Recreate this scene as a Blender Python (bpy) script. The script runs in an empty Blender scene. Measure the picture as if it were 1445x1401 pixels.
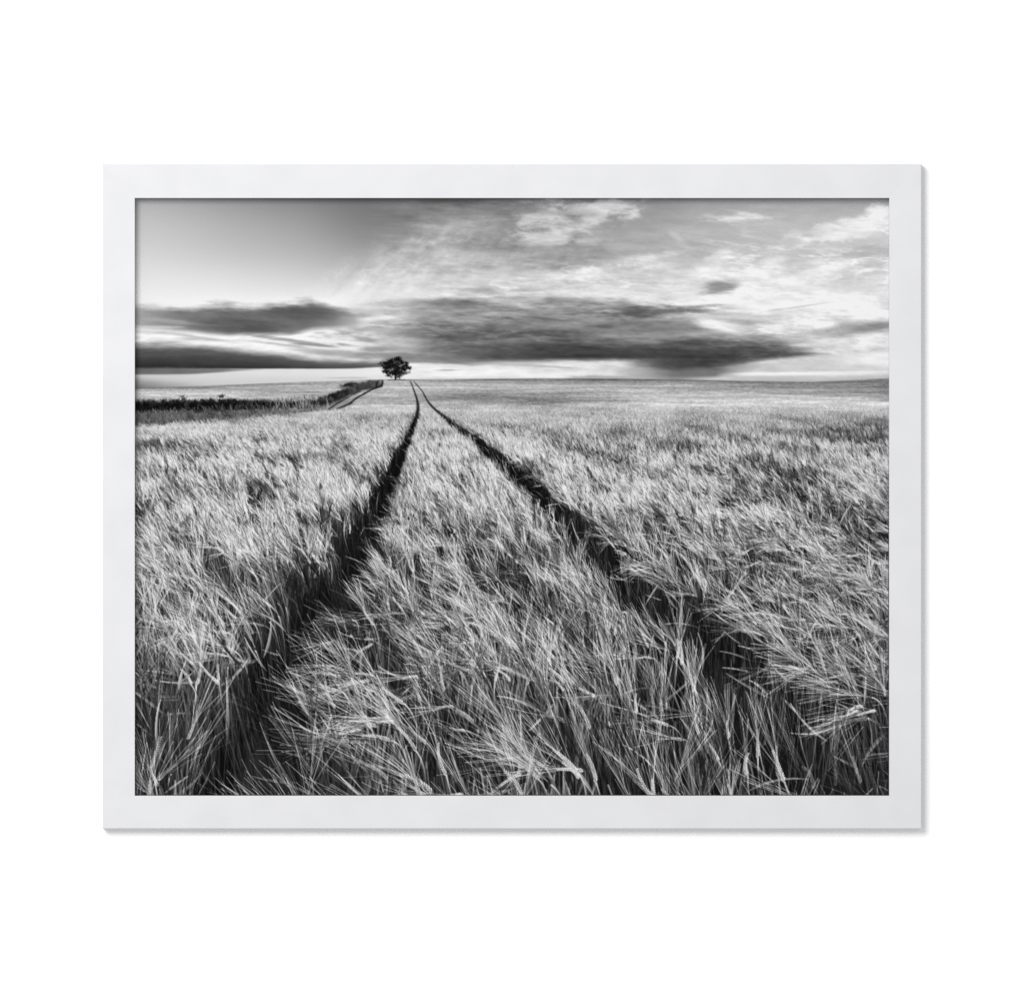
# A white wooden frame with a black and white barley field print, hung on a white wall.
import bpy, bmesh, math
import numpy as np


# ---------------------------------------------------------------- the printed picture
# The paper print is a monochrome landscape.  It is worked out here as a grid of ink tones
# (0 = black ink, 255 = bare paper), in units where the sheet is 1065 x 844.
X0, Y0, PW, PH, SS = 190.0, 279.0, 1065, 844, 2
GW, GH = PW * SS, PH * SS


def lattice(seed):
    return np.random.default_rng(seed).random((256, 256)).astype(np.float32)


def vnoise(x, y, seed):
    t = lattice(seed)
    xi = np.floor(x).astype(np.int32); yi = np.floor(y).astype(np.int32)
    fx = (x - xi).astype(np.float32); fy = (y - yi).astype(np.float32)
    fx = fx * fx * fx * (fx * (fx * 6 - 15) + 10); fy = fy * fy * fy * (fy * (fy * 6 - 15) + 10)
    x0 = xi & 255; x1 = (xi + 1) & 255; y0 = yi & 255; y1 = (yi + 1) & 255
    a = t[y0, x0]; b = t[y0, x1]; c = t[y1, x0]; d = t[y1, x1]
    return (a + (b - a) * fx) * (1 - fy) + (c + (d - c) * fx) * fy


def fbm(x, y, seed, octaves=4, gain=0.5):
    s = 0.0; a = 1.0; n = 0.0
    for k in range(octaves):
        s = s + a * vnoise(x * 2 ** k + 17.3 * k, y * 2 ** k + 9.1 * k, seed + k)
        n += a; a *= gain
    return s / n                                   # about 0..1, mean 0.5


def sstep(a, b, x):
    t = np.clip((x - a) / (b - a), 0, 1)
    return t * t * (3 - 2 * t)


def cubic_grid(xs, ys, tab, X, Y):
    """smooth interpolation of a coarse table over the sheet"""
    tab = np.array(tab, np.float32)
    xs = np.array(xs, np.float32); ys = np.array(ys, np.float32)

    def hermite(p, v, q):                          # values v (n, m) at p -> at q along axis 0
        d = np.gradient(v, p, axis=0)
        i = np.clip(np.searchsorted(p, q) - 1, 0, len(p) - 2)
        h = (p[i + 1] - p[i]); t = np.clip((q - p[i]) / h, 0, 1)
        t = t[:, None]; h = h[:, None]
        return ((2 * t**3 - 3 * t**2 + 1) * v[i] + (t**3 - 2 * t**2 + t) * h * d[i]
                + (-2 * t**3 + 3 * t**2) * v[i + 1] + (t**3 - t**2) * h * d[i + 1])
    a = hermite(ys, tab, Y)
    return hermite(xs, a.T, X).T.astype(np.float32)


def blur1(a, r, axis):
    if r < 1: return a
    r = int(r)
    p = np.pad(a, [(r + 1, r) if k == axis else (0, 0) for k in range(2)], mode='edge')
    c = np.cumsum(p, axis=axis, dtype=np.float64)
    if axis == 0: return ((c[2 * r + 1:] - c[:-2 * r - 1]) / (2 * r + 1)).astype(np.float32)
    return ((c[:, 2 * r + 1:] - c[:, :-2 * r - 1]) / (2 * r + 1)).astype(np.float32)


def blur(a, r):
    for _ in range(3):
        a = blur1(blur1(a, r, 0), r, 1)
    return a


def picture():
    rng = np.random.default_rng(7)
    xs = (X0 + (np.arange(GW) + .5) / SS).astype(np.float32)
    ys = (Y0 + (np.arange(GH) + .5) / SS).astype(np.float32)
    C = np.full((GH, GW), 26, np.float32)

    # ------------------------------------------------------------ sky
    ny = int((556 - Y0) * SS)
    SX, SY = np.meshgrid(xs, ys[:ny])
    S = cubic_grid([190, 300, 420, 520, 620, 720, 820, 920, 1020, 1120, 1255],
                   [279, 320, 360, 400, 430, 470, 500, 545],
                   [[186, 166, 140, 118, 122, 134, 142, 150, 158, 164, 172],
                    [202, 186, 163, 134, 140, 144, 152, 166, 182, 188, 196],
                    [214, 202, 184, 164, 166, 160, 166, 180, 192, 200, 206],
                    [224, 220, 210, 198, 196, 192, 200, 208, 216, 222, 226],
                    [228, 228, 226, 222, 216, 210, 210, 216, 224, 230, 236],
                    [222, 225, 228, 228, 218, 205, 205, 212, 222, 226, 228],
                    [212, 218, 222, 226, 222, 218, 214, 210, 206, 204, 216],
                    [172, 190, 198, 206, 216, 216, 212, 204, 196, 192, 190]], xs, ys[:ny])
    wx = fbm((SX + SY * .9) / 74, (SY - SX * .05) / 12, 11, 6, .6)              # streaky warp
    wy = fbm((SX + SY) / 60, (SY - SX * .06) / 9, 31, 5, .6)
    crisp = fbm((SX + SY * .8) / 26, (SY - SX * .1) / 7.0, 57, 6, .68)
    fine = fbm((SX + SY) / 18, (SY - SX * .08) / 4.0, 51, 4, .6)
    puff = fbm((SX + SY * .7) / 30, (SY - SX * .12) / 13, 71, 6, .64)

    def blob(cx, cy, rx, ry, tone, alpha=1., soft=.45, amp=.9, rot=0., tex=.35, noise=None, vary=10):
        nonlocal S
        c, s = np.cos(np.radians(rot)), np.sin(np.radians(rot))
        m = 2.2
        ext = max(rx, ry) * m + 10
        i0 = max(0, int((cy - (ry + abs(s) * rx) * m - Y0 - 4) * SS)); i1 = min(ny, int((cy + (ry + abs(s) * rx) * m - Y0 + 4) * SS))
        j0 = max(0, int((cx - ext - X0) * SS)); j1 = min(GW, int((cx + ext - X0) * SS))
        if i1 <= i0 or j1 <= j0: return
        sl = (slice(i0, i1), slice(j0, j1))
        dx = SX[sl] - cx; dy = SY[sl] - cy
        u = (dx * c - dy * s) / rx; v = (dx * s + dy * c) / ry
        n = (wx if noise is None else noise)[sl]
        d = np.sqrt(u * u + v * v) + amp * (n - .5) * 2 + tex * (fine[sl] - .5)
        a = alpha * sstep(1 + soft, 1 - soft, d)
        S[sl] = S[sl] * (1 - a) + (tone + vary * 2 * (wy[sl] - .5) + vary * (fine[sl] - .5)) * a

    big_n = fbm((SX + SY * 1.2) / 95 + 3.1, (SY - SX * .07) / 20, 83, 5, .62)

    def bank(px, top, bot, ttop, tbot, st=6., sb=3., amp=8., alpha=1., vary=12, ends=None):
        nonlocal S
        t = np.interp(xs, px, top)[None, :] + amp * 2 * (wx - .5) + 2.5 * (fine - .5)
        b = np.interp(xs, px, bot)[None, :] + amp * .35 * (wy - .5)
        a = sstep(t - st, t + st, SY) * sstep(b + sb, b - sb, SY) * alpha
        if st > 10: a = a * np.clip(.62 + 1.1 * (big_n - .28) + .5 * (crisp - .5), 0, 1)
        if ends is not None: a = a * np.interp(xs, px, ends)[None, :]
        k = np.clip((SY - t) / np.maximum(b - t, 1), 0, 1)
        tt = np.interp(xs, px, ttop)[None, :]; tb = np.interp(xs, px, tbot)[None, :]
        tone = tt + (tb - tt) * k + vary * (1 - .6 * k) * (1.7 * (wy - .5) + 2.0 * (big_n - .5)) + vary * .6 * (fine - .5)
        S = S * (1 - a) + tone * a

    # thin high veil fanning up from the middle, cumulus scraps at the top, bright wisps on the right
    ang = fbm((SX * .8 + SY * .75) / 20, (SY * .8 - SX * .55) / 46, 91, 5, .6)
    veil = sstep(0, 1, 1.2 - np.abs((SX - (680 - (SY - 280) * 1.2)) / (52 + (SY - 280) * .50))) * sstep(276, 325, SY) * sstep(450, 385, SY)
    S += veil * (12 + 42 * (ang - .5) + 26 * (puff - .5))
    veil2 = sstep(0, 1, 1.1 - np.abs((SX - 720) / 170)) * sstep(300, 345, SY) * sstep(400, 370, SY)
    S += veil2 * 44 * (ang - .5)
    calm = .3 + .7 * np.maximum(sstep(345, 400, SY), sstep(900, 800, SX))
    S += sstep(480, 640, SX) * calm * (20 * (fine - .5) + 52 * (wx - .5)) + sstep(900, 1000, SX) * sstep(340, 390, SY) * 40 * (puff - .5)
    for a in [(770, 333, 40, 11, 205, .8, .6, 1.0, -4), (757, 306, 26, 14, 196, .75, .6, 1.1, 20), (792, 312, 22, 18, 200, .75, .6, 1.1, 0),
              (845, 303, 38, 14, 204, .8, .6, 1.1, 8), (868, 291, 28, 9, 205, .8, .6, 1., 0), (815, 296, 20, 10, 192, .7, .6, 1.1, 0),
              (830, 338, 18, 5, 190, .6, .6, 1., 0), (735, 345, 40, 5, 176, .5, .7, 1., 0)]:
        blob(*a[:6], a[6] + .35, amp=a[7] * 1.6, rot=a[8], noise=puff, tex=1.0, vary=30)
    for a in [(1038, 307, 34, 4.5, 226, .9, .6, .7, 2), (1060, 303, 20, 4, 226, .7, .6, .7, -10), (1078, 291, 22, 3, 188, .6, .6, .8, 0),
              (1205, 318, 62, 13, 240, .9, .5, .7, 12), (1170, 334, 40, 6, 238, .8, .5, .7, 6), (1238, 303, 30, 9, 236, .8, .5, .8, 12),
              (1115, 320, 40, 5, 198, .5, .7, .8, -10), (1230, 330, 40, 7, 222, .6, .6, .8, 2), (960, 338, 16, 4, 205, .6, .7, .8, -40),
              (1020, 364, 18, 7, 230, .9, .6, .8, 22), (1005, 382, 42, 10, 236, .9, .6, .8, 8), (960, 372, 60, 5, 214, .6, .6, .9, 4),
              (1090, 368, 18, 5, 234, .9, .5, .7, 10), (1072, 388, 32, 6, 236, .9, .6, .8, 8), (1150, 384, 48, 6, 242, .95, .5, .8, 14),
              (1122, 401, 36, 9, 240, .8, .6, .9, 6), (1225, 381, 9, 2.5, 244, .9, .5, .6, 4), (915, 362, 28, 4, 222, .8, .6, .9, 6),
              (920, 388, 46, 9, 222, .6, .7, 1., 4), (860, 367, 20, 3, 205, .6, .7, .8, 0), (830, 384, 12, 5, 228, .7, .6, .8, 14),
              (775, 390, 70, 9, 222, .75, .7, 1., 5), (820, 385, 34, 6, 232, .8, .6, .9, 10), (700, 398, 70, 8, 208, .5, .7, 1., 3), (640, 372, 14, 2.5, 205, .7, .6, .8, -6),
              (745, 371, 12, 3, 196, .6, .6, .8, 0), (960, 420, 90, 14, 226, .5, .7, .9, 3), (1130, 420, 110, 10, 236, .6, .7, .8, 4)]:
        blob(*a[:6], a[6] + .3, amp=a[7] * 1.5, rot=a[8], tex=1.1, noise=puff, vary=18)
    blob(1230, 352, 60, 6, 186, .6, .6, .6, rot=5); blob(1190, 360, 50, 4, 188, .5, .7, .6, rot=4)
    blob(1020, 404, 24, 10, 150, .85, .55, .5, rot=10); blob(1000, 408, 14, 6, 165, .5, .6, .5)
    # the long grey bank over the middle of the field
    bank([500, 540, 600, 660, 740, 830, 900, 960, 1020, 1090, 1160], [452, 436, 424, 416, 424, 430, 432, 444, 456, 470, 488],
         [496, 500, 506, 514, 510, 508, 506, 508, 508, 504, 498], [170, 150, 132, 118, 118, 112, 108, 120, 142, 130, 110],
         [150, 124, 98, 96, 92, 86, 84, 84, 82, 84, 100], 19, 6, 22, .97, 50, [0, .5, .9, 1, 1, 1, 1, 1, .95, .8, .0])
    for a in [(690, 446, 90, 4, 178, .7, .7, .9, 3), (640, 455, 90, 4, 160, .5, .7, .9, 3), (850, 452, 90, 5, 160, .7, .7, .9, 6),
              (770, 462, 90, 5, 128, .5, .7, .9, 5), (905, 440, 70, 6, 104, .7, .7, .8, 5), (850, 436, 90, 6, 104, .6, .7, .8, 4), (960, 459, 70, 5, 140, .6, .7, .8, 3),
              (1022, 461, 30, 7, 226, .95, .6, .6, -8), (985, 470, 50, 4, 186, .6, .6, .8, 5), (930, 478, 70, 4, 156, .6, .7, .8, 4), (880, 430, 40, 3, 170, .5, .7, .9, 6), (980, 447, 60, 3, 170, .5, .7, .8, 4), (770, 440, 60, 3, 160, .5, .7, .9, 3), (620, 440, 50, 3, 176, .5, .7, .9, 3), (900, 472, 90, 4, 158, .7, .7, .8, 2),
              (600, 466, 90, 10, 92, .6, .7, .8, 2), (720, 478, 130, 8, 92, .6, .7, .8, 2), (690, 482, 70, 3, 140, .5, .7, .8, 3),
              (640, 492, 60, 4, 112, .5, .7, .8, 3), (545, 466, 34, 12, 190, .6, .7, .9, 0), (560, 486, 40, 8, 200, .6, .7, .9, 0),
              (520, 440, 30, 8, 160, .5, .8, 1., 0)]:
        blob(*a[:7], amp=a[7] * 1.4, rot=a[8], tex=.8, vary=26)
    bank([640, 700, 780, 860, 940, 1020, 1080, 1130, 1170, 1210], [494, 488, 486, 484, 482, 480, 484, 492, 499, 502],
         [503, 505, 506, 507, 507, 509, 506, 502, 500, 502], [112, 96, 90, 88, 88, 92, 98, 112, 130, 170], [84, 68, 66, 66, 64, 62, 72, 84, 104, 160],
         10, 4.5, 11, .95, 18, [0, .8, 1, 1, 1, 1, 1, 1, .8, 0])
    bank([870, 900, 940, 1000, 1050, 1090], [508, 507, 507, 507, 508, 506], [514, 518, 521, 520, 514, 508], [120, 84, 68, 64, 72, 110], [170, 110, 76, 74, 100, 170],
         3, 3, 3, .95, 8, [0, .7, 1, 1, .9, 0])
    bank([860, 900, 950, 1010, 1060, 1100], [520, 517, 518, 518, 514, 510], [536, 537, 537, 532, 524, 514], [150, 118, 98, 92, 110, 170], [160, 135, 116, 116, 150, 190],
         4, 4, 2, .85, 10, [0, .6, 1, 1, .6, 0])
    bank([780, 810, 840, 880, 930], [533, 531, 529, 531, 534], [536, 536, 536, 536, 536], [170, 162, 155, 160, 170], [170, 162, 160, 160, 170], 2, 2, 2, .8, 8, [0, 1, 1, 1, .3])
    for a in [(600, 506, 60, 4, 128, .85, .6, .7, 2), (640, 509, 50, 3.5, 132, .8, .6, .7, 0), (560, 502, 40, 4, 124, .8, .6, .7, 0), (545, 492, 40, 3, 140, .6, .6, .7, 2),
              (630, 522, 22, 1.2, 160, .8, .5, .5, 0), (760, 516, 50, 1.6, 178, .8, .5, .6, -3), (700, 512, 40, 1.5, 190, .5, .5, .6, 0)]:
        blob(*a[:7], amp=a[7], rot=a[8])
    # right: low grey veil and the bright slits near the horizon
    blob(1215, 463, 90, 9, 176, .8, .7, .6, rot=7); blob(1240, 460, 40, 5, 150, .7, .7, .6, rot=10); blob(1150, 452, 60, 5, 200, .6, .7, .6, rot=3)
    blob(1130, 432, 50, 1.6, 196, .7, .6, .5, rot=8)
    blob(1050, 446, 36, 4, 196, .7, .7, .6, rot=-3)
    bank([1020, 1060, 1100, 1180, 1255], [516, 512, 507, 502, 497], [526, 526, 527, 528, 528], [190, 196, 200, 212, 226], [200, 198, 196, 198, 205], 6, 4, 2, .8, 6, [0, .6, 1, 1, 1])
    bank([1160, 1200, 1255], [503, 500, 496], [512, 514, 516], [232, 238, 242], [228, 234, 240], 5, 4, 2, .8, 5, [0, .8, 1])
    bank([1010, 1050, 1100, 1180, 1255], [526.5, 525.5, 524.5, 523.5, 522.5], [530, 530, 529.5, 529, 527.5], [220, 232, 234, 230, 228], [218, 230, 234, 230, 224], 1.6, 1.4, .8, .95, 3, [0, .8, 1, 1, .8])
    bank([1010, 1050, 1255], [531, 530.5, 529.5], [542, 542, 542], [200, 200, 196], [186, 184, 170], 1, 4, .6, .8, 4, [.2, .8, 1])
    # left: upper grey cloud, wisps, and the dark straight-bottomed bank
    bank([190, 230, 270, 320, 370, 410, 440, 470, 500, 530], [430, 432, 431, 429, 431, 428, 424, 432, 442, 452], [462, 464, 467, 471, 471, 471, 464, 462, 461, 458],
         [150, 138, 122, 106, 108, 96, 96, 112, 132, 170], [150, 132, 114, 96, 94, 112, 120, 132, 150, 190], 7, 5, 9, .95, 16, [.8, .9, 1, 1, 1, 1, 1, .95, .7, 0])
    blob(340, 459, 60, 8, 92, .6, .7, .6, rot=-4); blob(425, 441, 40, 8, 92, .6, .7, .6, rot=-6); blob(235, 452, 44, 3, 176, .6, .7, .8, rot=-6)
    blob(215, 461, 40, 2, 205, .7, .6, .7); blob(240, 470, 40, 3, 165, .6, .6, .8, rot=-4); blob(290, 478, 36, 3, 160, .7, .6, .8, rot=-5)
    blob(215, 473, 50, 1.6, 232, .7, .6, .7, rot=-3)
    for a in [(395, 478, 50, 2.4, 150, .8, .5, .7, -8), (440, 486, 30, 2, 146, .85, .5, .6, -5), (390, 485, 44, 1.4, 160, .6, .5, .7, -6), (512, 477, 16, 3, 160, .8, .6, .6, -8),
              (440, 495, 34, 4, 168, .6, .6, .8, -6), (480, 499, 44, 5, 158, .7, .6, .7, -3), (520, 503, 40, 5, 150, .7, .6, .7, 0), (340, 480, 26, 2, 205, .6, .6, .7, 0)]:
        blob(*a[:7], amp=a[7], rot=a[8])
    bank([190, 240, 300, 350, 400, 450, 500, 540, 580], [486, 487, 490, 494, 499, 506, 508, 508, 508], [519.5, 519.8, 520, 520, 520, 520, 519.5, 517.5, 516], [105, 102, 100, 104, 112, 120, 118, 122, 125],
         [44, 44, 48, 56, 66, 76, 84, 92, 100], 7, 1.0, 5, .97, 6, [1, 1, 1, 1, 1, 1, 1, .9, 0])
    bank([190, 230, 270, 310, 345, 380], [518, 518, 519, 519, 520, 521], [528, 528, 527.5, 525, 522.5, 522], [84, 92, 98, 105, 120, 160], [100, 104, 110, 118, 130, 170], 2, 1.5, 2, .9, 14, [1, 1, 1, 1, .8, 0])
    bank([190, 220, 260, 300], [533, 536, 538, 540], [551, 549, 548, 547], [160, 172, 180, 190], [92, 118, 150, 170], 4, 4, 1, .85, 6, [1, 1, .8, 0])
    blob(490, 533, 26, 1.2, 176, .7, .5, .5)
    tex = sstep(470, 600, SX) * (.25 + .75 * sstep(300, 370, SY)) + sstep(470, 430, SX) * sstep(425, 440, SY) * .5
    S = S + tex * 27 * (crisp - .5) * sstep(536, 520, SY)
    for sd, sx_, sy_, rot_, msk, amt in [(611, 70, 13, .10, sstep(940, 1010, SX) * sstep(286, 330, SY) * sstep(440, 410, SY), 34), (641, 60, 11, .07, sstep(620, 700, SX) * sstep(350, 378, SY) * sstep(432, 405, SY), 30),
                                         (671, 80, 9, .05, sstep(470, 560, SX) * sstep(425, 440, SY) * sstep(500, 480, SY), 30), (701, 64, 8, -.10, sstep(470, 420, SX) * sstep(465, 474, SY) * sstep(503, 490, SY), 30),
                                         (731, 44, 22, .55, veil, 20), (761, 50, 9, .10, sstep(960, 1060, SX) * sstep(440, 455, SY) * sstep(520, 500, SY), 18)]:
        q = fbm((SX + SY) / sx_, (SY - SX * rot_) / sy_, sd, 5, .58) + .10 * (fine - .5)
        rdg = np.clip(1 - np.abs(q - .5) * 9, 0, 1) ** 1.5                # thin curling filaments
        S = S + msk * (amt * rdg * np.clip(1.8 * (big_n - .25), 0, 1) - amt * .08)
    S = S - 9 * sstep(560, 300, SX) * sstep(430, 330, SY)
    C[:ny] = np.clip(S, 0, 250)

    # ------------------------------------------------------------ ground tone, from the skyline down
    gy0 = int((530 - Y0) * SS)
    hor = np.interp(xs, [190, 260, 330, 420, 500, 540, 640, 760, 860, 960, 1080, 1150, 1200, 1255], [547.3, 545, 542.5, 539, 536, 535, 534.6, 533.6, 534.2, 535, 537.5, 538.4, 536.4, 533.6])
    FX, FY = np.meshgrid(xs, ys[gy0:])
    T = cubic_grid([190, 260, 330, 400, 480, 560, 640, 740, 850, 960, 1060, 1160, 1255],
                   [530, 545, 556, 566, 580, 596, 612, 640, 680, 740, 820, 900, 980, 1060, 1123],
                   [[120, 120, 120, 140, 150, 150, 140, 120, 120, 125, 138, 145, 140],
                    [150, 150, 150, 160, 170, 178, 184, 180, 180, 172, 152, 146, 140],
                    [180, 188, 186, 168, 160, 164, 150, 148, 162, 182, 176, 168, 160],
                    [170, 176, 172, 165, 160, 154, 146, 144, 164, 192, 196, 194, 192],
                    [120, 120, 120, 150, 186, 196, 204, 202, 200, 200, 202, 202, 200],
                    [176, 184, 192, 204, 208, 204, 202, 202, 200, 198, 198, 186, 178],
                    [204, 208, 210, 204, 192, 206, 212, 200, 178, 176, 168, 152, 140],
                    [168, 150, 160, 174, 184, 206, 206, 190, 186, 160, 152, 146, 146],
                    [178, 178, 192, 186, 186, 196, 196, 196, 180, 168, 140, 140, 138],
                    [164, 196, 194, 188, 182, 180, 178, 180, 188, 176, 150, 162, 150],
                    [172, 188, 170, 164, 140, 168, 160, 134, 158, 168, 178, 170, 156],
                    [152, 168, 150, 130, 156, 168, 160, 128, 130, 124, 160, 162, 150],
                    [132, 142, 138, 112, 158, 170, 164, 150, 126, 112, 124, 140, 124],
                    [130, 130, 122, 100, 160, 166, 158, 144, 124, 110, 104, 104, 92],
                    [128, 126, 116, 98, 154, 160, 162, 150, 116, 104, 100, 92, 78]], xs, ys[gy0:])
    dv = np.maximum(FY - 536, .5)
    hs = fbm(FX / 70 + 40, np.log(dv + 3) * 9, 131, 5, .6)       # long level streaks, closer together far away
    hs2 = fbm(FX / 22, np.log(dv + 3) * 22, 151, 3)
    pt = fbm(FX / (6 + dv * .30), np.log(dv + 3) * 7.5, 171, 4, .6)
    T = T + 4 + (84 + 40 * sstep(30, 60, dv) * sstep(140, 80, dv)) * (hs - .5) + 30 * (hs2 - .5) + (20 + 60 * sstep(20, 140, dv)) * (pt - .5)
    T = T * (1 + .0 * FX)
    tone_map = T
    far = T + (vnoise(FX / 1.5, FY / 1.5, 191) - .5) * (14 + 22 * sstep(548, 590, FY)) + (vnoise(FX / 4, FY / 1.0, 201) - .5) * 24
    hz = 1 + 1.6 * sstep(980, 1120, FX)
    m = sstep(-.6 * hz, .6 * hz, FY - hor[None, :])
    skyline = np.exp(-np.maximum(FY - hor[None, :] - .6, 0) / 3.2) * (.25 + .55 * sstep(560, 700, FX) + .25 * sstep(330, 190, FX)) * sstep(-1, .5, FY - hor[None, :])
    far = far * (1 - .34 * skyline * (1 - .6 * sstep(960, 1100, FX)))
    G = C[gy0:] * (1 - m) + far * m
    C[gy0:] = G

    # ------------------------------------------------------------ stroke rasteriser (painter's order, back to front)
    def strokes(P0, P1, P2, w0, w1, t0, t1, alpha=.9, taper=1.0, leaf=False):
        """quadratic curves; widths in sheet units; tones at the two ends; all arrays of one length"""
        n = len(P0)
        if n == 0: return
        L = (np.hypot(*(P1 - P0).T) + np.hypot(*(P2 - P1).T)) * SS
        k = np.maximum(2, np.ceil(L / .8)).astype(np.int64)
        idx = np.repeat(np.arange(n), k)
        st = np.cumsum(k) - k
        t = (np.arange(len(idx)) - st[idx]) / (k[idx] - 1)
        a = (1 - t) ** 2; b = 2 * t * (1 - t); c = t * t
        x = a * P0[idx, 0] + b * P1[idx, 0] + c * P2[idx, 0]; y = a * P0[idx, 1] + b * P1[idx, 1] + c * P2[idx, 1]
        w = (w0[idx] + (w1[idx] - w0[idx]) * t ** taper) * SS
        if leaf: w = w * np.minimum(1, .12 + 3.2 * t)
        tone = t0[idx] + (t1[idx] - t0[idx]) * t
        al = np.broadcast_to(np.asarray(alpha, np.float64), (n,))[idx]
        px = (x - X0) * SS - .5; py = (y - Y0) * SS - .5
        wt = al * np.minimum(w, 1.0) * .8
        mx = int(np.ceil(w.max()))
        if mx > 1:                                   # wide strokes: copies side by side across the width
            tx = 2 * (1 - t) * (P1[idx, 0] - P0[idx, 0]) + 2 * t * (P2[idx, 0] - P1[idx, 0])
            ty = 2 * (1 - t) * (P1[idx, 1] - P0[idx, 1]) + 2 * t * (P2[idx, 1] - P1[idx, 1])
            ln = np.hypot(tx, ty) + 1e-6; nx, ny_ = -ty / ln, tx / ln
            cp = np.maximum(1, np.round(w)).astype(np.int64)
            id2 = np.repeat(np.arange(len(w)), cp); s2 = np.cumsum(cp) - cp
            off = (np.arange(len(id2)) - s2[id2]) - (cp[id2] - 1) / 2
            px = px[id2] + nx[id2] * off; py = py[id2] + ny_[id2] * off
            rel = off / np.maximum(cp[id2], 1)
            tone = tone[id2] * (1 - .35 * rel); wt = wt[id2]
        ok = (px > 0) & (px < GW - 2) & (py > 0) & (py < GH - 2)
        px, py, wt, tone = px[ok], py[ok], wt[ok], tone[ok]
        if len(px) == 0: return
        r0 = int(py.min()); r1 = int(py.max()) + 2; c0 = int(px.min()); c1 = int(px.max()) + 2
        H, W = r1 - r0, c1 - c0
        xi = np.floor(px).astype(np.int64); yi = np.floor(py).astype(np.int64)
        fx = px - xi; fy = py - yi; base = (yi - r0) * W + (xi - c0)
        I = np.concatenate([base, base + 1, base + W, base + W + 1])
        Wt = np.concatenate([(1 - fx) * (1 - fy), fx * (1 - fy), (1 - fx) * fy, fx * fy]) * np.tile(wt, 4)
        sw = np.bincount(I, Wt, H * W)[:H * W].reshape(H, W); sc = np.bincount(I, Wt * np.tile(tone, 4), H * W)[:H * W].reshape(H, W)
        A = 1 - np.exp(-1.5 * sw)
        v = C[r0:r1, c0:c1]
        v += (A * (sc / np.maximum(sw, 1e-6) - v)).astype(np.float32)

    def lines(p, d, ln, ang_bend, w0, w1, t0, t1, **k):
        """strokes from points p along unit directions d, bending sideways by ang_bend * length"""
        nrm = np.stack([-d[:, 1], d[:, 0]], 1)
        P2 = p + d * ln[:, None]; P1 = p + d * (ln * .5)[:, None] + nrm * (ang_bend * ln)[:, None]
        strokes(p, P1, P2, w0, w1, t0, t1, **k)

    def dirs(deg):
        a = np.radians(deg); return np.stack([np.cos(a), -np.sin(a)], 1)

    U = rng.uniform
    # ------------------------------------------------------------ far field left: ditch, weeds, ruts
    def polyband(px, top, bot, tone, st, sb, amp, vary, al=1.):
        i0 = int((min(top) - 12 - Y0) * SS); i1 = int((max(bot) + 12 - Y0) * SS)
        XX, YY = np.meshgrid(xs, ys[i0:i1])
        n = fbm(XX / 5, YY / 6, 211, 4, .6)
        t = np.interp(xs, px, top)[None] + amp * (n - .5) * 2; b = np.interp(xs, px, bot)[None] + amp * (n - .5) * 2
        a = sstep(t - st, t + st, YY) * sstep(b + sb, b - sb, YY) * al * (sstep(px[0] - 1 - 9 * (px[0] > 191), px[0] + 5 * (px[0] > 191), xs) * sstep(px[-1] + 4, px[-1] - 6, xs))[None]
        C[i0:i1] = C[i0:i1] * (1 - a) + (np.interp(xs, px, tone)[None] + vary * (n - .5) * 2) * a

    polyband([190, 300, 330, 420, 450, 480, 500], [580, 580, 580, 578, 573, 566, 560], [603, 597, 592, 584, 580, 578, 570], [92, 92, 100, 116, 128, 140, 150], 2, 2, 2, 24)
    polyband([190, 240, 290, 330, 380, 420, 445], [566.5, 565, 565, 563, 566.5, 568, 568], [580.5, 579.5, 580.5, 579, 577.5, 576.5, 574], [24, 22, 20, 18, 26, 40, 80], 1.8, 3.0, 4.2, 34)
    polyband([440, 460, 480, 500, 540], [566, 557, 550, 546, 540], [575, 572, 565, 555, 543], [56, 46, 50, 60, 70], 2.4, 3, 3.5, 40, .95)
    polyband([484, 490, 505, 525, 538], [542, 540, 538.5, 537, 536], [547, 546, 548, 548, 546], [30, 44, 66, 74, 76], 1.6, 2, 2.5, 34, .95)
    n = 900
    p = np.stack([U(190, 452, n), np.zeros(n)], 1); p[:, 1] = np.interp(p[:, 0], [190, 300, 400, 452], [603, 596, 584, 579]) - U(-1, 20, n)
    lines(p, dirs(U(70, 130, n)), U(3, 9, n), U(-.1, .1, n), U(.5, 1.2, n), U(.3, .6, n), U(40, 120, n), U(70, 190, n), alpha=.7)
    n = 800
    p = np.stack([U(190, 470, n), np.zeros(n)], 1); p[:, 1] = np.interp(p[:, 0], [190, 300, 400, 470], [568, 567, 569, 566]) + U(-1.5, 3, n)
    lines(p, dirs(U(60, 125, n)), U(3, 7, n), U(-.1, .1, n), U(.6, 1.1, n), U(.4, .6, n), U(16, 50, n), U(30, 165, n), alpha=U(.3, .75, n))
    n = 60
    p = np.stack([U(380, 470, n), U(572, 580, n)], 1)
    lines(p, dirs(U(75, 125, n)), U(6, 15, n), U(-.08, .08, n), U(.7, 1.2, n), U(.4, .6, n), U(110, 170, n), U(150, 205, n), alpha=.7)
    for (wx_, wy_, h_) in [(264, 577, 19), (262, 574, 16), (318, 588, 16), (322, 592, 14), (293, 589, 14), (302, 592, 16), (266, 597, 14), (270, 598, 12), (210, 592, 12), (357, 584, 12), (312, 562, 5)]:
        n = 26
        q = U(0, 1, n); p = np.stack([wx_ - q * 6 * (h_ > 15) + U(-3, 3, n), wy_ - q * h_], 1)
        lines(p, dirs(U(20, 170, n)), U(1.5, 4, n), U(-.2, .2, n), U(.8, 1.6, n), U(.4, .8, n), U(26, 90, n), U(40, 120, n), alpha=.8)
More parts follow.
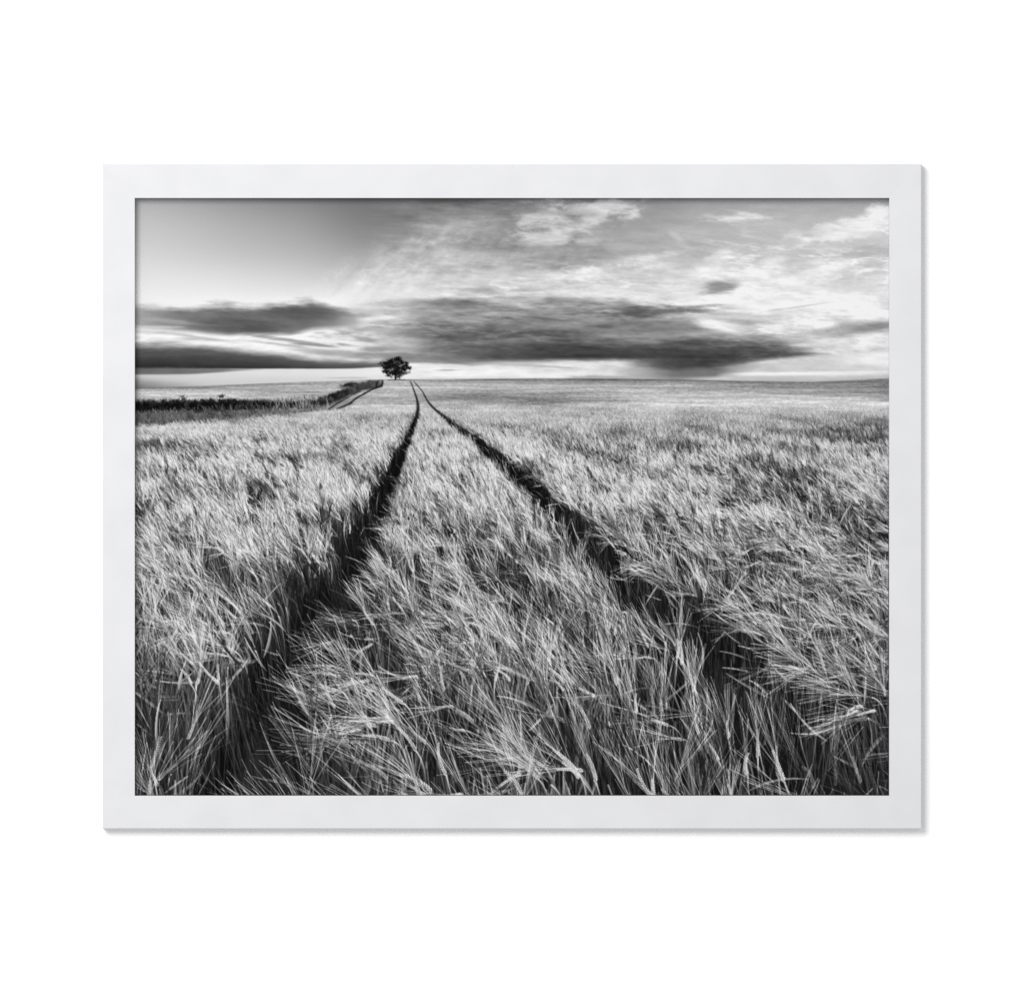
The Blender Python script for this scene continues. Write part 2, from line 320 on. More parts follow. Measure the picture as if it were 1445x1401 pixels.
    for pts, w, tn in [([(463, 577.5), (478, 568), (491, 560), (500, 555.5), (509, 551.5)], (1.4, 1.0), 44), ([(474, 577), (486, 572.5), (497, 567.5)], (1.6, 2.2), 50),
                       ([(492, 570), (503, 561.5), (514, 554.5), (526, 548.5), (538, 544.5)], (2.0, 2.2), 36), ([(538, 545), (539.6, 541), (539.4, 537)], (2.6, 1.8), 36), ([(530, 546), (531.5, 541), (533, 537)], (1.6, 1.2), 46)]:
        pts = np.array(pts, float); k = len(pts) - 1
        for rep in range(5):
            j = U(-.9, .9, (k + 1, 2)); q = pts + j
            mid = (q[:-1] + q[1:]) / 2 + U(-.3, .3, (k, 2)); ww = np.linspace(w[0], w[1], k + 1)
            strokes(q[:-1], mid, q[1:], ww[:-1], ww[1:], tn * U(.6, 1.3, k), tn * U(.6, 1.3, k), alpha=U(.14, .4, k))

    # ------------------------------------------------------------ the lone tree on the skyline
    n = 40
    strokes(np.full((4, 2), (557.9, 535.2)) + U(-.4, .4, (4, 2)), np.full((4, 2), (558.0, 530.)), np.array([(557.6, 526), (558.6, 525), (557, 522), (558.4, 520.)]),
            np.full(4, 2.2), np.full(4, 1.6), np.full(4, 14.), np.full(4, 16.), alpha=.95)
    p = np.tile((558.0, 529.0), (14, 1)); a = np.linspace(25, 165, 14) + U(-6, 6, 14)
    lines(p, dirs(a), U(9, 15, 14), U(-.1, .1, 14), np.full(14, 1.1), np.full(14, .5), np.full(14, 18.), np.full(14, 24.), alpha=.9)
    n = 150
    a = U(0, 360, n); r = np.sqrt(U(0, 1, n)); r = np.where(r > .75, r * U(.9, 1.06, n), r)
    r = r * (1 + .10 * np.sin(np.radians(a) * 5 + .6) + .08 * np.sin(np.radians(a) * 9 + 2))
    cl = np.stack([557.3 + 19.5 * r * np.cos(np.radians(a)), 518.0 - 11.8 * r * np.sin(np.radians(a))], 1)
    cl = cl[~((cl[:, 1] > 527) & (np.abs(cl[:, 0] - 557.5) > 12)) & ~((cl[:, 1] > 524.5) & (np.abs(cl[:, 0] - 557.5) > 17))]
    cl = np.concatenate([cl, [(549.5, 529), (551, 531), (547, 528.5), (563, 531), (565, 529.5), (562, 532.5), (573, 526), (577, 524.5), (543, 524), (578.5, 518)]])
    for c in cl:
        n = 13
        p = c + rng.normal(0, 1, (n, 2)) * (1.5, 1.05)
        lines(p, dirs(U(0, 360, n)), U(.5, 1.7, n), U(-.3, .3, n), U(.6, 1.2, n), U(.4, .8, n), U(12, 40, n), U(10, 48, n), alpha=.8)
    strokes(np.array([[548., 535.6]]), np.array([[560, 535.4]]), np.array([[572., 535.6]]), np.array([1.2]), np.array([.8]), np.array([22.]), np.array([50.]), alpha=.8)

    # ------------------------------------------------------------ barley
    tl_y = np.array([538, 545, 552, 560, 568, 576, 586, 600, 620, 650, 690, 740, 800, 870, 930, 1010, 1080, 1130.])
    tlx = np.array([579, 582, 584.5, 587.3, 589.3, 590, 588.6, 583.5, 575.5, 562, 545, 522, 486, 434, 389, 335, 306, 290.])
    tlw = np.array([.9, .9, 1.0, 1.1, 1.5, 1.9, 2.6, 3.8, 5.4, 9, 13, 18, 24, 28, 31, 33, 33, 33.])
    try_ = np.array([538, 545, 552, 560, 568, 576, 586, 600, 620, 650, 690, 740, 800, 850, 900, 950, 1000, 1050, 1130.])
    trx = np.array([584, 590, 596, 600, 605, 612, 624, 641, 671, 706, 752, 806, 872, 930, 998, 1074, 1148, 1212, 1290.])
    trw = np.array([.7, .8, .8, .9, 1.2, 1.8, 3.0, 5.4, 9.2, 14, 18, 23, 29, 33, 35, 35, 36, 38, 38.])

    def tram(x, y):
        """0 inside a wheel track, 1 well clear of both"""
        a = np.abs(x - np.interp(y, tl_y, tlx)) / np.interp(y, tl_y, tlw)
        b = np.abs(x - np.interp(y, try_, trx)) / np.interp(y, try_, trw)
        return np.minimum(a, b)

    # the tracks themselves: dark earth
    i0 = int((537 - Y0) * SS)
    XX, YY = np.meshgrid(xs, ys[i0:])
    tn = fbm(XX / 5, YY / 5, 301, 3)
    d = tram(XX, YY) + .5 * (tn - .5)
    a = sstep(np.interp(YY, [545, 600, 640], [2.1, 1.9, 1.5]), .5, d) * np.interp(YY, [537, 548, 562, 580, 600], [.5, .62, .78, .92, 1.])
    C[i0:] = C[i0:] * (1 - a) + (np.interp(YY, [600, 760], [36, 22]) + 18 * (tn - .5)) * a
    i1 = int((592 - Y0) * SS)
    YYb = ys[i1:][:, None]; XXb = xs[None, :]
    edge = np.interp(xs, [190, 240, 300, 350, 400, 450, 480, 520], [604, 600, 595, 590, 585, 580, 577, 574])[None]
    a = sstep(0, 190, YYb - 596) * np.ones_like(XXb)
    C[i1:] = C[i1:] * (1 - a) + (C[i1:] * .28 + 8) * a

    def field(tab, x, y):                            # table rows (x, y, value): soft nearest mix
        t = np.array(tab, float)
        d2 = ((x[:, None] - t[None, :, 0]) / 1.3) ** 2 + (y[:, None] - t[None, :, 1]) ** 2 + 900
        w = 1 / d2 ** 1.6
        return (w * t[None, :, 2]).sum(1) / w.sum(1)

    heading = [(190, 620, 126), (350, 620, 124), (500, 640, 118), (600, 640, 104), (700, 620, 110), (900, 620, 108), (1100, 620, 105), (1250, 620, 105),
               (200, 720, 122), (330, 720, 120), (450, 720, 108), (620, 740, 116), (760, 730, 122), (900, 740, 132), (1050, 720, 138), (1220, 720, 140),
               (210, 820, 124), (340, 830, 128), (440, 820, 112), (580, 840, 130), (700, 850, 132), (800, 820, 122), (950, 800, 140), (1100, 810, 150), (1230, 820, 152),
               (220, 930, 140), (330, 930, 120), (480, 920, 152), (600, 930, 146), (720, 930, 128), (830, 900, 118), (900, 880, 112), (1050, 900, 146), (1200, 900, 152),
               (210, 1040, 95), (280, 1060, 70), (420, 1010, 156), (560, 1020, 150), (700, 1020, 140), (820, 1000, 126), (900, 980, 100), (980, 980, 96), (1080, 1000, 100), (1200, 990, 158), (1250, 1040, 150),
               (220, 1110, 88), (420, 1100, 154), (600, 1100, 158), (760, 1090, 152), (860, 1090, 112), (960, 1090, 98), (1060, 1080, 96), (1140, 1090, 100), (1200, 1120, 118), (1100, 1060, 96)]
    spread_t = [(190, 640, 12), (600, 640, 12), (1200, 640, 14), (300, 800, 18), (600, 800, 22), (1100, 780, 32), (250, 930, 30), (600, 950, 34), (900, 950, 18), (1150, 900, 34),
                (250, 1060, 30), (600, 1080, 38), (1000, 1060, 14), (1240, 1060, 34)]

    pockets = [(712, 795, 30, 26, .9), (668, 770, 26, 16, .5), (790, 880, 30, 22, .8), (840, 930, 26, 34, .8), (812, 1000, 40, 22, .7), (905, 870, 30, 30, .7),
               (1000, 930, 30, 50, .7), (1145, 1045, 40, 24, .8), (1215, 1080, 34, 40, .95), (1150, 862, 34, 18, .8), (1090, 905, 36, 16, .6), (1225, 740, 24, 14, .6),
               (1130, 690, 34, 10, .5), (1215, 628, 44, 4, .8), (1170, 612, 70, 3, .6), (890, 603, 50, 2.5, .7), (1225, 604, 40, 2.5, .5), (1100, 640, 30, 4, .4), (700, 606, 50, 2, .4), (1060, 660, 40, 8, .4), (985, 610, 40, 5, .4), (880, 612, 60, 4, .4), (1180, 665, 30, 10, .6),
               (230, 632, 50, 8, .5), (300, 700, 30, 12, .4), (210, 735, 20, 16, .7), (330, 820, 30, 16, .5), 
               (360, 870, 20, 20, .5), (620, 990, 60, 16, .5), (700, 1010, 50, 18, .6), (540, 960, 40, 14, .4), (600, 870, 30, 12, .4), (480, 1060, 50, 14, .4),
               (740, 1090, 50, 16, .4), (640, 1080, 40, 12, .4), (1100, 790, 26, 10, .5), (1020, 760, 30, 10, .4), (960, 700, 30, 8, .4), (640, 690, 24, 10, .35)]
    # plants by depth: rows of the crop surface (horizon at 536), the crop 0.9 m below the eye
    y_lo, y_hi = 573., 1240.
    bands = []
    v = y_lo
    while v < y_hi:
        step = max(1.1, (v - 536) * .016); bands.append((v, v + step)); v += step
    edge_x = [190, 240, 300, 350, 400, 450, 480, 520]; edge_y = [604, 600, 595, 590, 585, 580, 577, 574]
    gap_noise = lambda x, y: fbm(x / (8 + (y - 536) * .16), np.log(y - 530) * 9, 401, 3, .6)
    for (va, vb) in bands:
        vm = (va + vb) / 2; s = (vm - 536) / .9                     # sheet units per metre
        dY = 707 * .9 / (va - 536) - 707 * .9 / (vb - 536)          # depth of the strip in metres
        dens = np.interp(vm, [580, 620, 700, 850, 1000, 1120], [170, 320, 480, 560, 560, 540])
        wid = 1065 + 160 + s * .3
        n = int(dens * dY * wid / s)
        n = max(n, 1)
        x = U(X0 - 80, X0 - 80 + wid, n); y = U(va, vb, n)
        keep = (y > np.interp(x, edge_x, edge_y) + 2)
        x, y = x[keep], y[keep]
        h0 = np.radians(field(heading, x, y))
        reach = s * np.interp(vm, [580, 640, 1120], [.05, .08, .10])
        cx, cy = np.cos(h0) * reach, -np.sin(h0) * reach
        tr = np.minimum(np.minimum(tram(x, y), tram(x + cx * .6, y + cy * .6)), tram(x + cx * 1.3, y + cy * 1.3) + .28)
        sh = np.interp(np.minimum(tram(x, y + .16 * s), tram(x, y + .32 * s) + .2), [.4, 1.25], [.66, 1.])      # straw standing down in a track
        keep = tr + rng.normal(0, .10, len(x)) > 1.0
        gn = gap_noise(x, y)
        gn = gn + .12 * sstep(2.6, 1.2, tr)
        keep &= gn + rng.normal(0, .05, len(x)) > np.interp(y, [580, 660, 800, 1120], [.10, .30, .41, .435])
        x, y, tr, gn, sh = x[keep], y[keep], tr[keep], gn[keep], sh[keep]
        pk = np.zeros(len(x))
        for (qx, qy, rx, ry, st_) in pockets:
            pk = np.maximum(pk, st_ * np.exp(-(((x - qx) / rx) ** 2 + ((y - qy - ry * .5) / ry) ** 2) ** 1.3))
        keep = rng.random(len(x)) > pk * np.interp(vm, [600, 680], [.2, .8])
        x, y, tr, gn, sh, pk = x[keep], y[keep], tr[keep], gn[keep], sh[keep], pk[keep]
        n = len(x)
        if n == 0: continue
        sc = s * U(.82, 1.18, n)
        iy = np.clip(((y - Y0) * SS).astype(int) - gy0, 0, GH - gy0 - 1); ix = np.clip(((x - X0) * SS).astype(int), 0, GW - 1)
        tone = tone_map[iy, ix] * np.clip(.42 + .58 * (tr - 1) / .8, .4, 1) * np.interp(gn, [.3, .5, .7], [.66, 1., 1.2]) ** np.interp(vm, [590, 680], [.3, 1]) * (1 - .55 * pk)
        big = fbm(x / (22 + s * .16), np.log(y - 530) * 11, 461, 4, .6)
        tone = tone * np.minimum(np.exp(np.interp(vm, [580, 690], [.7, 3.2]) * (big - .50)), 1.4) * np.exp(rng.normal(0, np.interp(vm, [575, 660, 900], [.10, .28, .36]), n)) * np.interp(vm, [580, 640, 760, 1120], [1.04, 1.2, 1.5, 1.66])
        tone = np.minimum(tone, 224)
        clump = (fbm(x / (10 + s * .10), np.log(y - 530) * 8, 431, 3) - .5) * 2
        hd = field(heading, x, y) + 30 * clump + rng.normal(0, 1, n) * field(spread_t, x, y) * .85
        hd = hd + np.where(rng.random(n) < .08, U(20, 70, n), 0)
        P = np.stack([x, y], 1) + np.stack([U(-.02, .02, n) * s, U(-.05, .03, n) * s], 1)
        near = s > 150
        # dark pocket under each plant, then the straw
        if s > 45:
            L = sc * .16
            lines(P + (0, 1) * (sc * .06)[:, None], dirs(U(60, 120, n) + 180), L, U(-.1, .1, n), sc * .035, sc * .02, np.full(n, 16.), np.full(n, 14.), alpha=np.interp(s, [45, 110, 200, 600], [.02, .05, .085, .085]))
        if s > 70:
            q = 1 if s < 160 else (3 if s < 330 else 4)
            for _ in range(q):
                o = np.stack([U(-.05, .05, n) * sc, U(0, .06, n) * sc], 1)
                lines(P + o, dirs(-90 + U(-14, 22, n)), sc * U(.25, .5, n) * np.where(tr < 2.2, np.interp(s, [70, 140], [.4, 1]), np.interp(s, [70, 220], [.06, 1])), U(-.08, .08, n), np.maximum(sc * .0035, .5), np.maximum(sc * .003, .5),
                      tone * U(.30, .74, n) * sh, tone * U(.12, .34, n) * sh + 8, alpha=.8)
        if s > 60:                                                  # leaf blades, paler on the lit side
            k = rng.random(n) < np.where((x < 330 + (1123 - y) * .5) & (y > 860), .8, .28) * (tr > 1.25)
            if k.any():
                m_ = int(k.sum())
                lines(P[k] + np.stack([U(-.08, .08, m_) * sc[k], U(.02, .2, m_) * sc[k]], 1), dirs(hd[k] + rng.normal(0, 34, m_)), sc[k] * U(.07, .19, m_), U(-.22, .22, m_),
                      np.maximum(sc[k] * U(.005, .0115, m_), .6), np.maximum(sc[k] * .0015, .3), np.minimum(tone[k] * U(.35, .7, m_), 200), np.minimum(tone[k] * U(.6, 1.3, m_), 220), alpha=.85, taper=1.6, leaf=True)
        # the ear and its awns
        ear = sc * U(.045, .072, n)
        bend = rng.normal(0, .10, n) + np.where(rng.random(n) < .3, .16, 0)
        d0 = dirs(hd); nrm = np.stack([-d0[:, 1], d0[:, 0]], 1)
        na = int(np.interp(s, [40, 80, 200, 400, 650], [4, 7, 12, 14, 15]))
        up = np.repeat(np.arange(n), na)
        tt = U(.05, 1, n * na)
        root = P[up] + d0[up] * (ear[up] * tt)[:, None] + nrm[up] * (bend[up] * ear[up] * 2 * tt * (1 - tt))[:, None]
        side = rng.choice([-1, 1], n * na)
        fan = np.interp(s, [40, 200, 650], [9, 11, 11])
        ad = hd[up] + side * np.abs(rng.normal(0, fan, n * na)) - np.degrees(bend[up]) * .8 * (tt - .3)
        al = sc[up] * U(.06, .125, n * na) * np.interp(vm, [574, 600, 640, 760, 900, 1000], [.22, .42, .66, .86, 1.08, 1.22])
        at = tone[up] * np.clip(np.exp(rng.normal(-.20, np.interp(vm, [590, 760], [.30, .50]), n * na)), .2, 1.9)
        wA = np.interp(s, [40, 120, 300, 650], [.58, .50, .52, .66])
        lines(root, dirs(ad), al, rng.normal(0, .03, n * na), np.full(n * na, wA), np.full(n * na, wA * .55), np.clip(at * np.interp(vm, [580, 640, 760], [.9, .78, .58]), 10, 225), np.clip(at * 1.18, 12, 246), alpha=np.interp(vm, [573, 600, 660, 760], [.16, .36, .62, .82]))
        et = np.clip(tone * U(.75, 1.3, n), 20, 226)
        P1 = P + d0 * (ear * .5)[:, None] + nrm * (bend * ear)[:, None]; P2 = P + d0 * ear[:, None]
        vis = rng.random(n) < np.interp(s, [40, 200, 400, 650], [.4, .32, .46, .58])
        if s < 230:
            strokes(P[vis], P1[vis], P2[vis], np.maximum(sc[vis] * .009, .7), np.maximum(sc[vis] * .005, .5), et[vis] * .95, et[vis] * 1.1, alpha=np.interp(vm, [573, 600, 680, 800], [.15, .3, .55, .75]))
        else:
            strokes(P[vis], P1[vis], P2[vis], sc[vis] * .0070, sc[vis] * .0042, et[vis] * .5, et[vis] * .62, alpha=.9)
            vi = np.nonzero(vis)[0]
            for sd in (-1, 1):                                       # two rows of grains, herringbone
                nk = 13
                e = np.repeat(vi, nk); t = np.tile((np.arange(nk) + (.5 if sd > 0 else 0)) / nk, len(vi))
                c0 = ((1 - t) ** 2)[:, None] * P[e] + (2 * t * (1 - t))[:, None] * P1[e] + (t * t)[:, None] * P2[e]
                tg = (1 - t)[:, None] * (P1[e] - P[e]) + t[:, None] * (P2[e] - P1[e]); tg /= np.linalg.norm(tg, axis=1)[:, None] + 1e-6
                nn = np.stack([-tg[:, 1], tg[:, 0]], 1) * sd
                wd = (sc[e] * .0039 * (1 - .45 * t))[:, None]
                a0 = c0 + nn * wd * .15; a1 = c0 + nn * wd * 1.05 + tg * wd * 1.35
                g = np.clip(et[e] * np.where(sd > 0, 1.12, .86) * np.exp(rng.normal(0, .1, len(e))), 16, 244)
                strokes(a0, (a0 + a1) / 2, a1, np.maximum(wd[:, 0] * .55, .5), np.maximum(wd[:, 0] * .42, .4), g * .9, g * 1.12, alpha=.95)
            k = rng.random(n) < .5                                   # neck of the straw curving into the ear
            m_ = int(k.sum())
            if m_:
                base = P[k] - d0[k] * (sc[k] * .02)[:, None] + np.stack([sc[k] * U(-.02, .05, m_), sc[k] * U(.08, .2, m_)], 1)
                strokes(P[k], P[k] - d0[k] * (sc[k] * .045)[:, None], base, np.maximum(sc[k] * .0032, .6), np.maximum(sc[k] * .003, .6), et[k] * .85, et[k] * .3, alpha=.9)

    # ------------------------------------------------------------ darkroom: soft bloom and contrast
    low = blur(C, 9 * SS // 2)
    C = C + .14 * np.maximum(low - 110, 0) * .6
    out = C.reshape(PH, SS, PW, SS).mean((1, 3))
    z = out / 255.
    zl = blur(z.astype(np.float32), 14); zs = blur(z.astype(np.float32), 4)
    k = sstep(300, 380, np.arange(PH))[:, None]
    z = z + k * (.22 * (z - zl) + .22 * (zl - blur(zl, 30)) + .06 * (z - zs)) + (1 - k) * .18 * (z - zl) + k * .012
    lo = sstep(290, 360, np.arange(PH))[:, None]       # the crop is printed a touch harder than the sky
    zc = z + .55 * z * (1 - z) * (z - .42) * 2.2
    z = z + (zc - z) * lo
    return np.clip(z * 255, 7, 250)


# ================================================================ the scene
MM = 0.001
PX = 0.5 * MM                                         # one unit of the sheet is half a millimetre
CZ = 1.50                                             # height of the frame's centre
FRONT = -9.4 * MM                                      # front face of the frame; the wall's face is y = 0
scene = bpy.context.scene
col = scene.collection


def link(name, mesh, mat, parent=None):
    o = bpy.data.objects.new(name, mesh)
    col.objects.link(o)
    mesh.materials.append(mat)
    if parent is not None: o.parent = parent
    return o


def new_mat(name):
    m = bpy.data.materials.new(name)
    m.use_nodes = True
    nt = m.node_tree
    return m, nt, nt.nodes['Principled BSDF']


def painted_wood():
    m, nt, b = new_mat('white_painted_wood')
    N, L = nt.nodes.new, nt.links.new
    tc = N('ShaderNodeTexCoord')
    n1 = N('ShaderNodeTexNoise'); n1.inputs['Scale'].default_value = 38; n1.inputs['Detail'].default_value = 6
    n2 = N('ShaderNodeTexNoise'); n2.inputs['Scale'].default_value = 900; n2.inputs['Detail'].default_value = 3
    mp = N('ShaderNodeMapping'); mp.inputs['Scale'].default_value = (1, 1, 22)          # brush marks run along each rail
    n3 = N('ShaderNodeTexNoise'); n3.inputs['Scale'].default_value = 60; n3.inputs['Detail'].default_value = 5
    for n in (n1, n2): L(tc.outputs['Object'], n.inputs['Vector'])
    L(tc.outputs['Object'], mp.inputs['Vector']); L(mp.outputs['Vector'], n3.inputs['Vector'])
    r = N('ShaderNodeValToRGB')
    r.color_ramp.elements[0].position = .32; r.color_ramp.elements[0].color = (FRAME[0] * .975, FRAME[1] * .975, FRAME[2] * .98, 1)
    r.color_ramp.elements[1].position = .70; r.color_ramp.elements[1].color = (FRAME[0] * 1.02, FRAME[1] * 1.02, FRAME[2] * 1.02, 1)
    L(n1.outputs['Fac'], r.inputs['Fac'])
    # a few specks of dirt
    v = N('ShaderNodeTexVoronoi'); v.inputs['Scale'].default_value = 34; v.inputs['Randomness'].default_value = 1
    L(tc.outputs['Object'], v.inputs['Vector'])
    cr = N('ShaderNodeMapRange'); cr.inputs['From Min'].default_value = .020; cr.inputs['From Max'].default_value = .045
    cr.inputs['To Min'].default_value = .90; cr.inputs['To Max'].default_value = 1
    L(v.outputs['Distance'], cr.inputs['Value'])
    mx = N('ShaderNodeMix'); mx.data_type = 'RGBA'; mx.blend_type = 'MULTIPLY'; mx.inputs['Factor'].default_value = 1
    L(r.outputs['Color'], mx.inputs['A']); L(cr.outputs['Result'], mx.inputs['B'])
    L(mx.outputs['Result'], b.inputs['Base Color'])
    ad = N('ShaderNodeMath'); ad.operation = 'MULTIPLY_ADD'; ad.inputs[1].default_value = .5
    L(n2.outputs['Fac'], ad.inputs[0]); L(n3.outputs['Fac'], ad.inputs[2])
    bp = N('ShaderNodeBump'); bp.inputs['Strength'].default_value = .10; bp.inputs['Distance'].default_value = .0006
    L(ad.outputs['Value'], bp.inputs['Height']); L(bp.outputs['Normal'], b.inputs['Normal'])
    b.inputs['Roughness'].default_value = .62; b.inputs['Specular IOR Level'].default_value = .25
    return m


def wall_paint():
    m, nt, b = new_mat('white_wall_paint')
    N, L = nt.nodes.new, nt.links.new
    tc = N('ShaderNodeTexCoord')
    n = N('ShaderNodeTexNoise'); n.inputs['Scale'].default_value = 260; n.inputs['Detail'].default_value = 4
    L(tc.outputs['Object'], n.inputs['Vector'])
    r = N('ShaderNodeValToRGB')
    r.color_ramp.elements[0].color = (.915, .915, .915, 1); r.color_ramp.elements[1].color = (.93, .93, .93, 1)
    L(n.outputs['Fac'], r.inputs['Fac']); L(r.outputs['Color'], b.inputs['Base Color'])
    b.inputs['Roughness'].default_value = .9; b.inputs['Specular IOR Level'].default_value = .05
    return m


def ink_on_paper():
    m, nt, b = new_mat('ink_on_matt_paper')
    N, L = nt.nodes.new, nt.links.new
    a = N('ShaderNodeVertexColor'); a.layer_name = 'ink'
    tc = N('ShaderNodeTexCoord')
    n = N('ShaderNodeTexNoise'); n.inputs['Scale'].default_value = 1500; n.inputs['Detail'].default_value = 2      # paper tooth
    L(tc.outputs['Object'], n.inputs['Vector'])
    mr = N('ShaderNodeMapRange'); mr.inputs['To Min'].default_value = .965; mr.inputs['To Max'].default_value = 1.035
    L(n.outputs['Fac'], mr.inputs['Value'])
    mx = N('ShaderNodeMix'); mx.data_type = 'RGBA'; mx.blend_type = 'MULTIPLY'; mx.inputs['Factor'].default_value = 1
    L(a.outputs['Color'], mx.inputs['A']); L(mr.outputs['Result'], mx.inputs['B'])
    L(mx.outputs['Result'], b.inputs['Base Color'])
    b.inputs['Roughness'].default_value = .8; b.inputs['Specular IOR Level'].default_value = .04
    return m


FRAME = (.608, .610, .622)
PAPER = 1 / 1.40                                      # ink tone 255 = paper of this whiteness
M_wood, M_wall, M_print = painted_wood(), wall_paint(), ink_on_paper()

# ---------------------------------------------------------------- the wall behind
bm = bmesh.new()
bmesh.ops.create_cube(bm, size=1)
for v in bm.verts: v.co = (v.co.x * 3.2, v.co.y * .1 + .05, v.co.z * 3.0 + CZ)
me = bpy.data.meshes.new('wall'); bm.to_mesh(me); bm.free()
w = link('wall', me, M_wall); w['kind'] = 'structure'

# ---------------------------------------------------------------- the frame: four mitred rails with a rebate behind the lip
OX0, OX1, OY0, OY1 = 144.5, 1300.5, 231.4, 1169.0     # outside edges, in sheet units
IX0, IX1, IY0, IY1 = 190.0, 1255.0, 279.5, 1122.5     # the opening


def wx(x): return (x - 722.5) * PX
def wz(y): return (700.5 - y) * PX


root = bpy.data.objects.new('picture_frame', None)
col.objects.link(root)
root.location = (0, 0, CZ + wz(OY1))
root.empty_display_size = .05
root['label'] = 'white wooden picture frame around a black and white barley field print on white wall'
root['category'] = 'framed picture'
BASE = wz(OY1)
# rail profile: (how far from the outside edge 0 to the opening 1, extra in metres, depth y), going round
R = .75 * MM
prof = [(0, 0, -.0001), (0, 0, FRONT + R)]
prof += [(0, R * (1 - math.cos(a)), FRONT + R * (1 - math.sin(a))) for a in np.radians([18, 36, 54, 72, 90])]
prof += [(1, -R * .6 * math.cos(a), FRONT + R * .6 * (1 - math.sin(a))) for a in np.radians([90, 68, 45, 22, 0])]
prof = [(k, (d if k == 0 else -R * .6 + (R * .6 + d)), y) for k, d, y in prof]
prof += [(1, 0, FRONT + 6.2 * MM), (1, -4 * MM, FRONT + 6.2 * MM), (1, -4 * MM, -.0001)]
corners_o = [(wx(OX0), wz(OY0)), (wx(OX1), wz(OY0)), (wx(OX1), wz(OY1)), (wx(OX0), wz(OY1))]
corners_i = [(wx(IX0), wz(IY0)), (wx(IX1), wz(IY0)), (wx(IX1), wz(IY1)), (wx(IX0), wz(IY1))]
sx = [1, -1, -1, 1]; sz = [-1, -1, 1, 1]              # inward direction at each corner


def corner_ring(c):
    out = []
    for k, d, y in prof:
        bx, bz = (corners_o[c] if k == 0 else corners_i[c])
        out.append((bx + sx[c] * d, y, bz + sz[c] * d - BASE))
    return out


for c in range(4):
    a, b = corner_ring(c), corner_ring((c + 1) % 4)
    n = len(a)
    bm = bmesh.new()
    va = [bm.verts.new(p) for p in a]; vb = [bm.verts.new(p) for p in b]
    for i in range(n):
        bm.faces.new((va[i], va[(i + 1) % n], vb[(i + 1) % n], vb[i]))
    bm.faces.new(va); bm.faces.new(vb[::-1])
    bmesh.ops.recalc_face_normals(bm, faces=bm.faces)
    # rail's own local frame: long axis along x so that the brush marks follow it
    me = bpy.data.meshes.new('rail')
    bm.to_mesh(me); bm.free()
    me.polygons.foreach_set('use_smooth', [False] * len(me.polygons))
    o = link('rail', me, M_wood, root)
    if c % 2:                                         # uprights: turn the object, not the shape
        rot = math.radians(90)
        for v in me.vertices:
            x, z = v.co.x, v.co.z
            v.co.x = x * math.cos(rot) - z * math.sin(rot)
            v.co.z = x * math.sin(rot) + z * math.cos(rot)
        o.rotation_euler = (0, rot, 0)

# ---------------------------------------------------------------- the print: a sheet of paper held in the rebate
tone = picture()
lin = np.where(tone / 255 <= .04045, tone / 255 / 12.92, ((tone / 255 + .055) / 1.055) ** 2.4) * PAPER
H, W = lin.shape
gx = np.concatenate([[IX0 - 6], IX0 + (np.arange(W) + .5) * (IX1 - IX0) / W, [IX1 + 6]])
gy = np.concatenate([[IY0 - 6], IY0 + (np.arange(H) + .5) * (IY1 - IY0) / H, [IY1 + 6]])
lin = np.pad(lin, 1, mode='edge')
H, W = lin.shape
yp = FRONT + 6.5 * MM
XX, ZZ = np.meshgrid(wx(gx), wz(gy) - BASE)
co = np.stack([XX, np.full_like(XX, yp), ZZ], -1).reshape(-1, 3).astype(np.float32)
back = np.array([[XX[0, 0], yp + .6 * MM, ZZ[0, 0]], [XX[0, -1], yp + .6 * MM, ZZ[0, -1]], [XX[-1, -1], yp + .6 * MM, ZZ[-1, -1]], [XX[-1, 0], yp + .6 * MM, ZZ[-1, 0]]], np.float32)
nv = len(co)
idx = np.arange(H * W).reshape(H, W)
quads = np.stack([idx[:-1, :-1], idx[1:, :-1], idx[1:, 1:], idx[:-1, 1:]], -1).reshape(-1, 4)
quads = np.concatenate([quads, [[nv, nv + 1, nv + 2, nv + 3]]]).astype(np.int32)
co = np.concatenate([co, back])
me = bpy.data.meshes.new('print')
me.vertices.add(len(co)); me.vertices.foreach_set('co', co.ravel())
me.loops.add(quads.size); me.loops.foreach_set('vertex_index', quads.ravel())
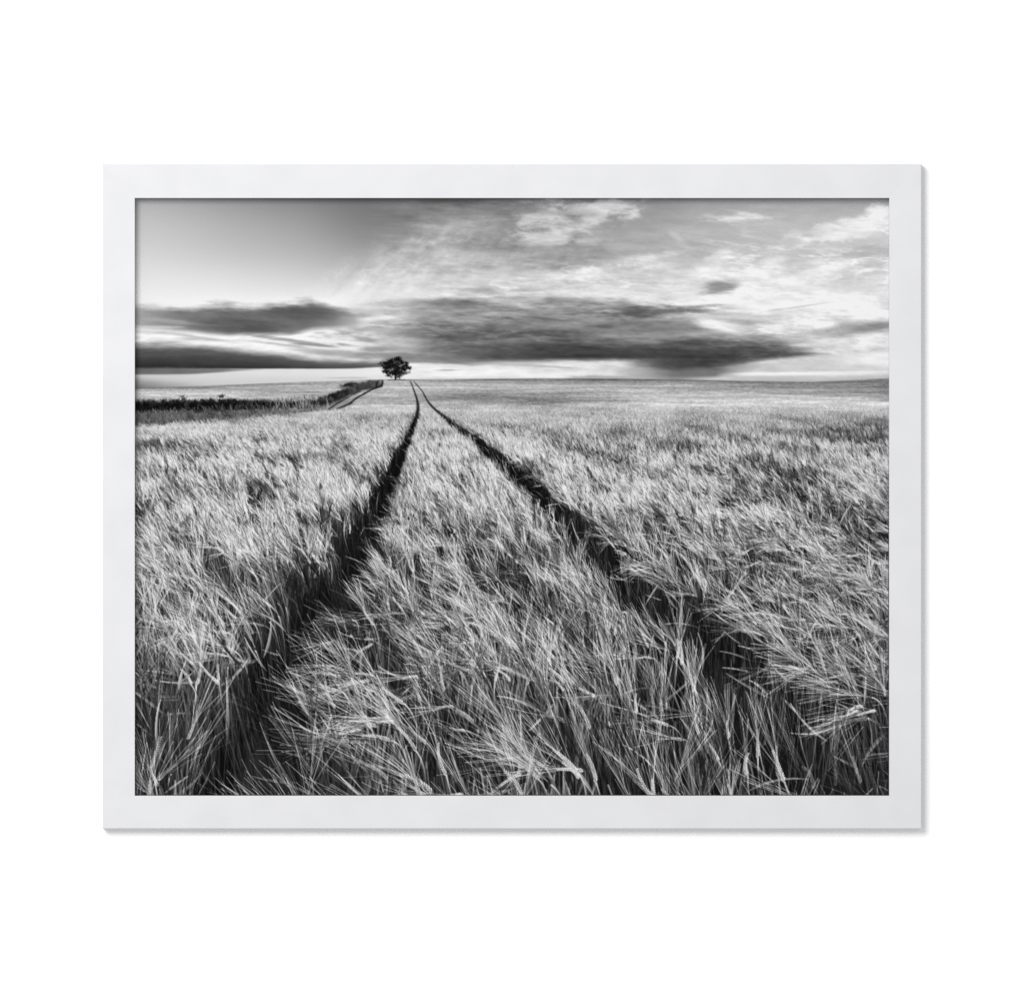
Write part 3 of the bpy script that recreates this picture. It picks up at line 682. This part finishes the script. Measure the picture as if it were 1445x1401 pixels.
me.polygons.add(len(quads)); me.polygons.foreach_set('loop_start', np.arange(0, quads.size, 4, dtype=np.int32))
me.update(calc_edges=True)
att = me.color_attributes.new('ink', 'FLOAT_COLOR', 'POINT')
rgba = np.ones((len(co), 4), np.float32)
rgba[:nv, :3] = lin.reshape(-1, 1); rgba[nv:, :3] = PAPER
att.data.foreach_set('color', rgba.ravel())
pr = link('print', me, M_print, root)
pr['label'] = 'black and white landscape print: barley field, two wheel tracks, a lone tree, banded clouds'

# ---------------------------------------------------------------- light: one large soft lamp up left, a pale surround
def area(name, loc, target, size, power, colour):
    l = bpy.data.lights.new(name, 'AREA'); l.shape = 'SQUARE'; l.size = size; l.energy = power; l.color = colour
    o = bpy.data.objects.new(name, l); col.objects.link(o); o.location = loc
    import mathutils
    o.rotation_euler = (mathutils.Vector(target) - mathutils.Vector(loc)).to_track_quat('-Z', 'Y').to_euler()
    return o


area('softbox_lamp', (-1.16, -2.5, CZ + 1.22), (0, 0, CZ), 1.45, 77, (1, .998, .995))
world = bpy.data.worlds.new('World'); scene.world = world
world.use_nodes = True
bg = world.node_tree.nodes['Background']
bg.inputs['Color'].default_value = (.99, .995, 1, 1); bg.inputs['Strength'].default_value = .67

# ---------------------------------------------------------------- camera
cam = bpy.data.cameras.new('camera'); co_ = bpy.data.objects.new('camera', cam); col.objects.link(co_)
D = 5.0
cam.sensor_width = 36; cam.lens = 36 * D / (1445 * PX)
cam.clip_start = .1; cam.clip_end = 60
co_.location = (0, FRONT - D, CZ); co_.rotation_euler = (math.radians(90), 0, 0)
scene.camera = co_

vs = scene.view_settings
scene.display_settings.display_device = 'sRGB'
vs.view_transform = 'Standard'; vs.look = 'None'; vs.exposure = 0; vs.gamma = 1; vs.use_curve_mapping = False
scene.render.engine = 'CYCLES'
scene.cycles.use_denoising = False
scene.cycles.max_bounces = 6
scene.render.filter_size = 1.3 if hasattr(scene.render, 'filter_size') else 1.5
scene.cycles.pixel_filter_type = 'BLACKMAN_HARRIS'; scene.cycles.filter_width = 1.4
